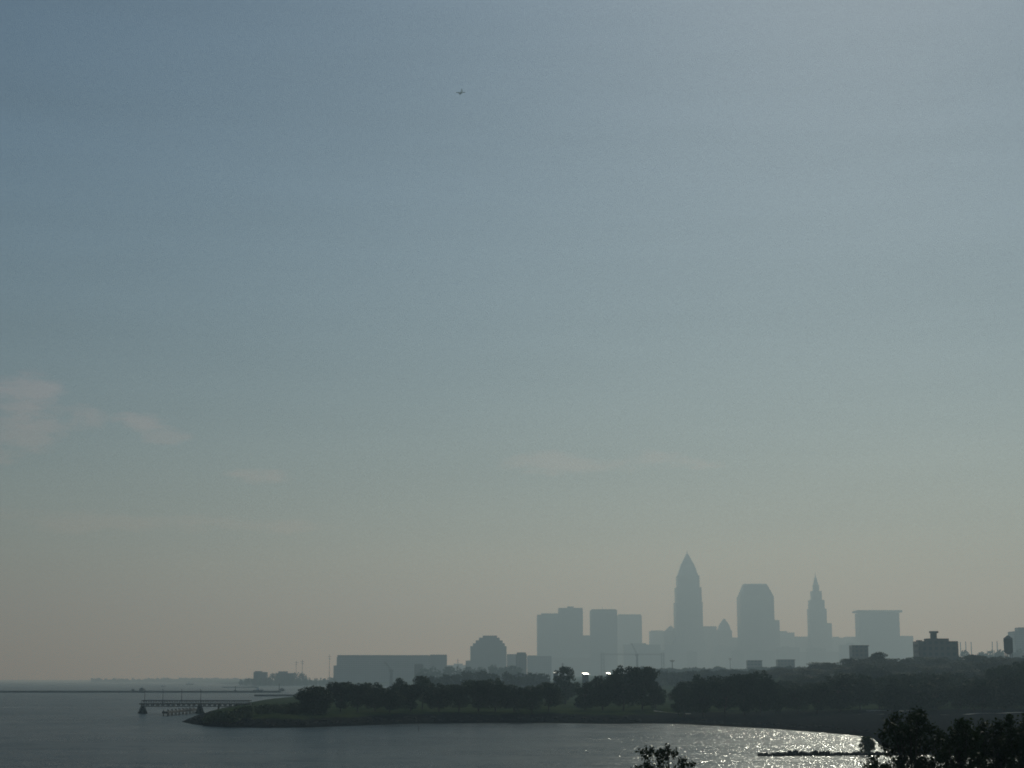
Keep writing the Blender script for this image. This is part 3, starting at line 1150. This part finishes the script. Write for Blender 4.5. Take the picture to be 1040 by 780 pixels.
bld('long_block', 'hazy low building spreading behind the stadium end and the stepped building', 3900, [
    R('wall', 'concrete', 452, 482, None, 675.5, .5), R('penthouse', 'roof', 461, 470, 675.5, 674, .5)])
bld('square_block', 'small dark square building on the edge of the bluff wood', 1500, [
    R('wall', 'brick', 864.2, 880.6, None, 656.6, .9), R('parapet', 'brick', 863.8, 881, 656.6, 655.4, .92)])
bld('turreted_building', 'dark wide building with a raised turret above the bluff wood', 1150, [
    R('wall', 'brick', 930.4, 970.4, None, 651.4, .6),
    R('parapet', 'brick', 940, 962, 651.4, 648.6, .6),
    R('turret', 'brick', 945.4, 951, 648.6, 643, .9),
    R('turret_cap', 'brick', 944.4, 952.2, 643, 641, .9),
    R('stair_head', 'brick', 931, 936, 651.4, 650.2, 1)])
bld('apartment_block', 'tall pale block with a stepped roof fading out past the water tank', 2800, [
    R('wall', 'concrete', 1027.5, 1075, None, 641.4, .5), R('penthouse', 'concrete', 1033, 1064, 641.4, 637.4, .5)])
bld('shed_block', 'flat hazy shed below the chamfered tower', 2000, [
    R('wall', 'concrete', 759, 773.4, None, 671.4, .8), R('parapet', 'concrete', 758.8, 773.6, 671.4, 670.6, .8)])
bld('shed_block', 'flat hazy shed just before the spired tower', 2000, [
    R('wall', 'brick', 789.4, 806.4, None, 670.6, .8), R('parapet', 'brick', 789.2, 806.6, 670.6, 669.8, .8)])
bld('harbour_block', 'small dark square block in front of the stadium', 2300, [
    R('wall', 'brick', 421, 430, None, 675, .9), R('roof', 'roof', 421.6, 429.4, 675, 674.2, .9)])
bld('low_shed', 'low dark shed behind the peninsula row, below the turret', 1250, [
    R('wall', 'concrete', 519, 549, None, 687, .5), ('roof', 'roof', 4, 518.6, 549.4, 687, 524, 544, 684.6, .5)])


bld('dock_building', 'square hazy block far off by the docks, before two masts', 3000, [
    R('wall', 'brick', 258, 271, None, 682.6, .8), R('roof', 'roof', 259, 266, 682.6, 681.6, .8)])
bld('dock_building', 'low wide hazy dock shed below two masts', 3050, [
    R('wall', 'brick', 281, 299, None, 683.6, .5), R('roof', 'roof', 283, 292, 683.6, 681.8, .5)])
# stadium
def stadium():
    Y = 3100
    root = bld('stadium', 'very long hazy stadium with a stepped corner and darker end stand', Y, [
        R('wall', 'concrete', 344, 437, None, 668, .45),
        R('upper_stand', 'concrete', 344.6, 436.6, 668, 665.6, .42),
        R('corner_stand', 'concrete', 339.6, 344, None, 676, 4.5),
        R('end_stand', 'glass', 437.2, 453.6, None, 665, 1.2)], None, 'stadium')


stadium()


# vehicle-bright shed roofs catching the sun
def glint_shed(px0, px1, yt, Y, lab, turn=47, tilt=.453):
    a, c = W(px0, yt, Y), W(px1, yt, Y)
    w = c.x - a.x
    g = hz(a.x, Y)
    root = empty('metal_roof_shed', ((a.x + c.x) / 2, Y, g), lab, 'shed', 'sheds with shining metal roofs')
    h = a.z - g
    d = 1.3
    MB().box(-w / 2, w / 2, 0, d, -1, h - d * tilt - .15).build('wall', M['brick'], root)
    mb = MB()
    mb.add([(-w / 2 - .3, -.4, h - d * tilt - .1), (w / 2 + .3, -.4, h - d * tilt - .1), (w / 2 + .3, d, h), (-w / 2 - .3, d, h),
            (-w / 2 - .3, -.4, h - d * tilt - .14), (w / 2 + .3, -.4, h - d * tilt - .14), (w / 2 + .3, d, h - .14), (-w / 2 - .3, d, h - .14)],
           [(0, 1, 2, 3), (7, 6, 5, 4), (0, 4, 5, 1), (1, 5, 6, 2), (2, 6, 7, 3), (3, 7, 4, 0)])
    mb.build('roof', M['metal_roof'], root)
    root.rotation_euler = (0, 0, math.radians(turn))
    return root


glint_shed(591.5, 599, 683.6, 1150, 'shed whose metal roof flashes in the sun beside the narrow pale tree')
glint_shed(616.6, 620.4, 683.2, 1150, 'small shed with a bright roof just clear of the tallest peninsula tree')
glint_shed(562.5, 567, 682.5, 1150, 'shed with a dull shining roof edge on the other side of the narrow pale tree', 20, .453)
glint_shed(795, 802, 698.5, 640, 'shed roof shining through the gap in the shore trees', 17, .296)


# bridge with lift towers
def bridge():
    Y = 3600
    c = W(643, 680, Y)
    g = hz(c.x, Y)
    root = empty('lift_bridge', (c.x, Y, g), 'faint lift bridge span between two square towers below the slab towers', 'bridge')
    x0, x1 = W(612, 670, Y).x - c.x, W(673, 670, Y).x - c.x
    zt = W(643, 664, Y).z - g
    mb = MB()
    mb.box(x0, x1, -4, 4, zt - 2.6, zt - 1.6)
    mb.bar((x0, -4, zt), (x1, -4, zt), .35)
    n = 16
    for i in range(n):
        a, c2 = x0 + (x1 - x0) * i / n, x0 + (x1 - x0) * (i + 1) / n
        mb.bar((a, -4, zt - 2), ((a + c2) / 2, -4, zt), .25)
        mb.bar(((a + c2) / 2, -4, zt), (c2, -4, zt - 2), .25)
    mb.build('span', M['steel'], root)
    for x, w in ((x0, 3.0), (x1, 2.4)):
        mb = MB()
        for sx_ in (-1, 1):
            for sy in (-1, 1):
                mb.bar((x + sx_ * w, sy * 3, -2), (x + sx_ * w, sy * 3, zt + 1), .8)
        for k in range(6):
            z = k * zt / 6
            mb.bar((x - w, -3, z), (x + w, -3, z + zt / 6), .3)
            mb.bar((x + w, -3, z), (x - w, -3, z + zt / 6), .3)
        mb.box(x - w - .6, x + w + .6, -3.6, 3.6, zt + 1, zt + 2.2)
        mb.build('tower', M['steel'], root)


bridge()


def crane(bx, by, tx, ty, Y, lab, r=.7):
    a, c = W(bx, by, Y), W(tx, ty, Y)
    g = hz(a.x, Y)
    root = empty('dock_crane', (a.x, Y, g), lab, 'crane', 'cranes over the harbour')
    za = a.z - g
    MB().frustum((0, 0, -1), (2.4, 2.4), (0, 0, za - 2.2), (1.6, 1.6)).build('pedestal', M['steel'], root)
    MB().box(-3.2, 2.6, -2, 2, za - 2.2, za + 1.2).build('cab', M['steel'], root)
    tip = Vector((c.x - a.x, 0, c.z - g))
    mb = MB()
    b0 = Vector((0, 0, za))
    for s in (-1, 1):
        mb.bar(b0 + Vector((s * r, 0, .4)), tip + Vector((s * r * .4, 0, 0)), .28)
    for k in range(8):
        mb.bar(b0.lerp(tip, k / 8) + Vector((-r * (1 - .07 * k), 0, .2)), b0.lerp(tip, (k + 1) / 8) + Vector((r * (1 - .07 * k), 0, 0)), .16)
    mb.build('boom', M['steel'], root)
    MB().bar(tip, tip + Vector((-1.5, 0, -3.5)), .12).build('hook_cable', M['steel'], root)


crane(397.5, 681, 391, 672.5, 2200, 'dock crane with a thick leaning boom in front of the stadium', 1.2)
crane(647, 665, 641.5, 653.5, 3000, 'faint crane boom leaning over the lift bridge', 1.2)


def pole(px, yb, yt, Y, r, lab, grp, cat='mast', cap=True, n='radio_mast'):
    a = W(px, yb, Y)
    g = hz(a.x, Y)
    h = W(px, yt, Y).z - g
    root = empty(n, (a.x, Y, g), lab, cat, grp)
    if n == 'chimney_stack':
        MB().tube([(0, 0, -1), (0, 0, h - 1)], [r * 1.3, r], 10).build('shaft', M['brick'], root)
        MB().tube([(0, 0, h - .997), (0, 0, h)], [r * 1.15, r * 1.15], 10).build('rim', M['steel'], root)
    else:
        MB().tube([(0, 0, -1), (0, 0, h)], [r, r * .5], 6).build('pole', M['dark_steel'], root)
        mb = MB()
        mb.bar((-r * 5, 0, h * .93), (r * 5, 0, h * .93), r * .5)
        mb.bar((-r * 3.4, 0, h * .86), (r * 3.4, 0, h * .86), r * .5)
        mb.build('crossarm', M['dark_steel'], root)


pole(300.6, 690, 671, 2900, .55, 'shorter hazy mast standing over the far dock trees, next to another', 'masts over the far docks')
pole(306.8, 690, 670, 2850, .6, 'darker of two close masts over the far dock trees', 'masts over the far docks')
pole(334.4, 690, 664.5, 2850, .6, 'tallest thin mast, alone just before the stadium corner', 'masts over the far docks')
pole(683, 690, 670, 1500, .45, 'dark utility pole above the low gap under the tallest skyscraper', 'utility poles in the haze', 'pole', n='utility_pole')
pole(503, 690, 674, 1900, .4, 'utility pole under the stepped building', 'utility poles in the haze', 'pole', n='utility_pole')
pole(742, 690, 668, 2000, .4, 'utility pole under the domed block', 'utility poles in the haze', 'pole', n='utility_pole')
pole(465, 690, 669, 2300, .4, 'utility pole between the stadium end and the stepped building', 'utility poles in the haze', 'pole', n='utility_pole')
pole(571.5, 690, 673, 1700, .35, 'utility pole over the narrow pale tree', 'utility poles in the haze', 'pole', n='utility_pole')
for px, t, lab in ((977, 652, 'first of three close chimneys past the turreted building'), (982.5, 651.5, 'middle one of three close chimneys past the turreted building'),
                   (988, 652, 'last of three close chimneys, farthest from the turreted building'),
                   (1009.5, 651.5, 'thin chimney of the pair before the water tank, on the side of the turreted building'), (1014.5, 651, 'thin chimney of the pair closest to the water tank')):
    pole(px, 690, t, 4000, 1.1, lab, 'chimneys fading in the haze', 'chimney', n='chimney_stack')


# water tank on legs
def tank():
    Y = 1050
    a = W(1024.5, 664, Y)
    g = hz(a.x, Y)
    zb, zt = W(1024.5, 662.5, Y).z - g, W(1024.5, 648.5, Y).z - g
    r = 4.4 * Y / F
    root = empty('water_tank', (a.x, Y, g), 'dark round water tank with a conical lid standing above the bluff wood', 'water tank')
    MB().frustum((0, 0, zb), (r, r), (0, 0, zt), (r * 1.02, r * 1.02), 20).build('tank', M['timber'], root)
    MB().frustum((0, 0, zt + .003), (r * 1.1, r * 1.1), (0, 0, zt + 2.0), (.25, .25), 20).build('lid', M['roof'], root)
    MB().frustum((0, 0, zb - 1.2), (r * .45, r * .45), (0, 0, zb - .003), (r * .95, r * .95), 20).build('tank_bottom', M['timber'], root)
    for sx_ in (-1, 1):
        for sy in (-1, 1):
            MB().bar((sx_ * r * .8, sy * r * .8, -1), (sx_ * r * .6, sy * r * .6, zb - .5), .22).build('leg', M['dark_steel'], root)


tank()


# aircraft
def plane():
    c = W(468, 94.5, 1400)
    root = empty('light_aircraft', c, 'tiny light aircraft alone high in the sky', 'aircraft')
    root.rotation_euler = (math.radians(4), math.radians(9), math.radians(205))
    root.scale = (.8, .8, .8)
    fu = MB()
    fu.tube([(0, -4.0, 0), (0, -3.4, 0), (0, -1.4, .1), (0, .8, .1), (0, 4.2, .45)], [.3, .75, 1.0, .9, .35], 12)
    fu.build('fuselage', M['dark_steel'], root, True)
    for s in (-1, 1):
        v = [(s * .5, -1.3, .35), (s * 5.6, -.9, .65), (s * 5.6, .1, .65), (s * .5, .5, .35)]
        v = v + [(x, y, z + .42) for x, y, z in v]
        w = MB().add(v, [(0, 1, 2, 3), (7, 6, 5, 4), (0, 4, 5, 1), (1, 5, 6, 2), (2, 6, 7, 3), (3, 7, 4, 0)]).build('wing', M['dark_steel'], root)
        MB().tube([(s * 1.9, -2.2, .35), (s * 1.9, -1.6, .35), (s * 1.9, .2, .4)], [.2, .42, .25], 10).build('engine', M['dark_steel'], w)
        v = [(s * .08, 3.4, .55), (s * 2.0, 3.8, .6), (s * 2.0, 4.4, .6), (s * .08, 4.4, .55)]
        v = v + [(x, y, z + .1) for x, y, z in v]
        MB().add(v, [(0, 1, 2, 3), (7, 6, 5, 4), (0, 4, 5, 1), (1, 5, 6, 2), (2, 6, 7, 3), (3, 7, 4, 0)]).build('tailplane', M['dark_steel'], root)
    v = [(-.28, 1.8, .5), (-.28, 4.4, .5), (-.28, 4.9, 2.9), (-.28, 3.7, 2.9)]
    v = v + [(.28, y, z) for x, y, z in v]
    MB().add(v, [(3, 2, 1, 0), (4, 5, 6, 7), (0, 1, 5, 4), (1, 2, 6, 5), (2, 3, 7, 6), (3, 0, 4, 7)]).build('tail_fin', M['dark_steel'], root)


plane()

# ------------------------------------------------------------------ haze
m = bpy.data.materials.new('haze_air')
m.use_nodes = True
m.cycles.volume_sampling = 'DISTANCE'
nt = m.node_tree
nt.nodes.clear()
out = nt.nodes.new('ShaderNodeOutputMaterial')
pv = nt.nodes.new('ShaderNodeVolumePrincipled')
pv.inputs['Color'].default_value = (.62, .83, 1.0, 1)
pv.inputs['Absorption Color'].default_value = (1, 1, 1, 1)
pv.inputs['Density'].default_value = 2.55e-4
pv.inputs['Anisotropy'].default_value = .5
nt.links.new(pv.outputs[0], out.inputs['Volume'])
o = MB().box(-5400, 5400, -320, 12100, -5, 556).build('haze', m)
tag(o, 'thin pale haze lying over lake and city', 'haze', None, 'stuff')

# ------------------------------------------------------------------ light
EL, AZ = math.radians(29), math.radians(13.5)     # azimuth clockwise from +Y
SUN = Vector((math.sin(AZ) * math.cos(EL), math.cos(AZ) * math.cos(EL), math.sin(EL)))
ld = bpy.data.lights.new('sun', 'SUN')
ld.energy = 3.0
ld.angle = math.radians(.5)
ld.color = (1.0, .975, .83)
lo = bpy.data.objects.new('sun', ld)
COL.objects.link(lo)
lo.rotation_euler = (-SUN).to_track_quat('-Z', 'Y').to_euler()
w = bpy.data.worlds.new('World')
SC.world = w
w.use_nodes = True
nt = w.node_tree
L = nt.links
bg = nt.nodes['Background']
sk = node(nt, 'ShaderNodeTexSky', sky_type='NISHITA')
sk.sun_disc = False
sk.sun_elevation = EL
sk.sun_rotation = AZ
sk.altitude = 100
sk.air_density = 1.3
sk.dust_density = .42
sk.ozone_density = 4.0
# thin broken cloud low in the sky
tc = node(nt, 'ShaderNodeTexCoord')
mp = node(nt, 'ShaderNodeMapping')
mp.inputs['Scale'].default_value = (1, 1, 3.2)
L.new(tc.outputs['Generated'], mp.inputs[0])
n = noise(nt, 26, 7, mp.outputs[0], .62)
sz = node(nt, 'ShaderNodeSeparateXYZ')
L.new(tc.outputs['Generated'], sz.inputs[0])
ahead = ramp(nt, sz.outputs[1], .2, .4)
uu = mathn(nt, 'DIVIDE', sz.outputs[0], mathn(nt, 'MAXIMUM', sz.outputs[1], .05))
cl = None
# a few thin cloud banks: bearing, height, half width, half height, strength
for (u0, v0, ru, rv, k) in ((-.295, .158, .022, .016, 1.0), (-.274, .147, .024, .011, .75), (-.315, .140, .05, .014, .7), (-.222, .148, .017, .006, .8), (-.21, .141, .014, .005, .5),
                            (-.155, .118, .02, .004, .6), (-.25, .09, .12, .006, .3), (.05, .127, .06, .006, .4), (-.6, .16, .2, .05, .6)):
    du = mathn(nt, 'DIVIDE', mathn(nt, 'SUBTRACT', uu, u0), ru)
    dv = mathn(nt, 'DIVIDE', mathn(nt, 'SUBTRACT', sz.outputs[2], v0), rv)
    d2 = mathn(nt, 'ADD', mathn(nt, 'MULTIPLY', du, du), mathn(nt, 'MULTIPLY', dv, dv))
    d2 = mathn(nt, 'ADD', d2, mathn(nt, 'MULTIPLY', mathn(nt, 'SUBTRACT', n.outputs[0], .5), 7))
    m_ = mathn(nt, 'MULTIPLY', mathn(nt, 'SUBTRACT', 1.0, ramp(nt, d2, -.4, 1.5)), k)
    cl = m_ if cl is None else mathn(nt, 'MAXIMUM', cl, m_)
cl = mathn(nt, 'MULTIPLY', cl, ahead)
lay = node(nt, 'ShaderNodeMapping')
lay.inputs['Scale'].default_value = (1, 1, 9)
lay.inputs['Rotation'].default_value = (.0, .05, 0)
L.new(tc.outputs['Generated'], lay.inputs[0])
nl = noise(nt, 2.6, 4, lay.outputs[0], .5)
lf = mathn(nt, 'MULTIPLY_ADD', mathn(nt, 'SUBTRACT', nl.outputs[0], .5), .34, 1.0)
lv = node(nt, 'ShaderNodeVectorMath', operation='SCALE')
L.new(sk.outputs[0], lv.inputs[0])
L.new(lf, lv.inputs['Scale'])
hot = mixc(nt, 1.0, lv.outputs[0], (1.6, 1.2, 1.12))
hot.node.blend_type = 'MULTIPLY'
L.new(mixc(nt, cl, lv.outputs[0], hot), bg.inputs[0])
bg.inputs[1].default_value = .08

# ------------------------------------------------------------------ camera and render
cd = bpy.data.cameras.new('camera')
cd.sensor_width = 36
cd.lens = F / 1040 * 36
cd.clip_start = .5
cd.clip_end = 40000
co = bpy.data.objects.new('camera', cd)
COL.objects.link(co)
co.location = CAM
co.rotation_euler = (math.pi / 2 + PITCH, 0, 0)
SC.camera = co
SC.render.engine = 'CYCLES'
SC.cycles.use_denoising = True
SC.cycles.denoising_input_passes = 'RGB_ALBEDO_NORMAL'
SC.cycles.denoising_prefilter = 'NONE'
SC.cycles.use_adaptive_sampling = False
SC.cycles.filter_width = 1.8
SC.cycles.max_bounces = 5
SC.cycles.diffuse_bounces = 2
SC.cycles.glossy_bounces = 2
SC.cycles.volume_bounces = 0
SC.cycles.sample_clamp_indirect = 4
SC.view_settings.view_transform = 'Standard'
SC.view_settings.look = 'None'
SC.view_settings.gamma = 1
SC.view_settings.use_white_balance = True
SC.view_settings.white_balance_temperature = 6120
SC.view_settings.white_balance_tint = 2
SC.view_settings.use_curve_mapping = False
SC.view_settings.exposure = -1.47
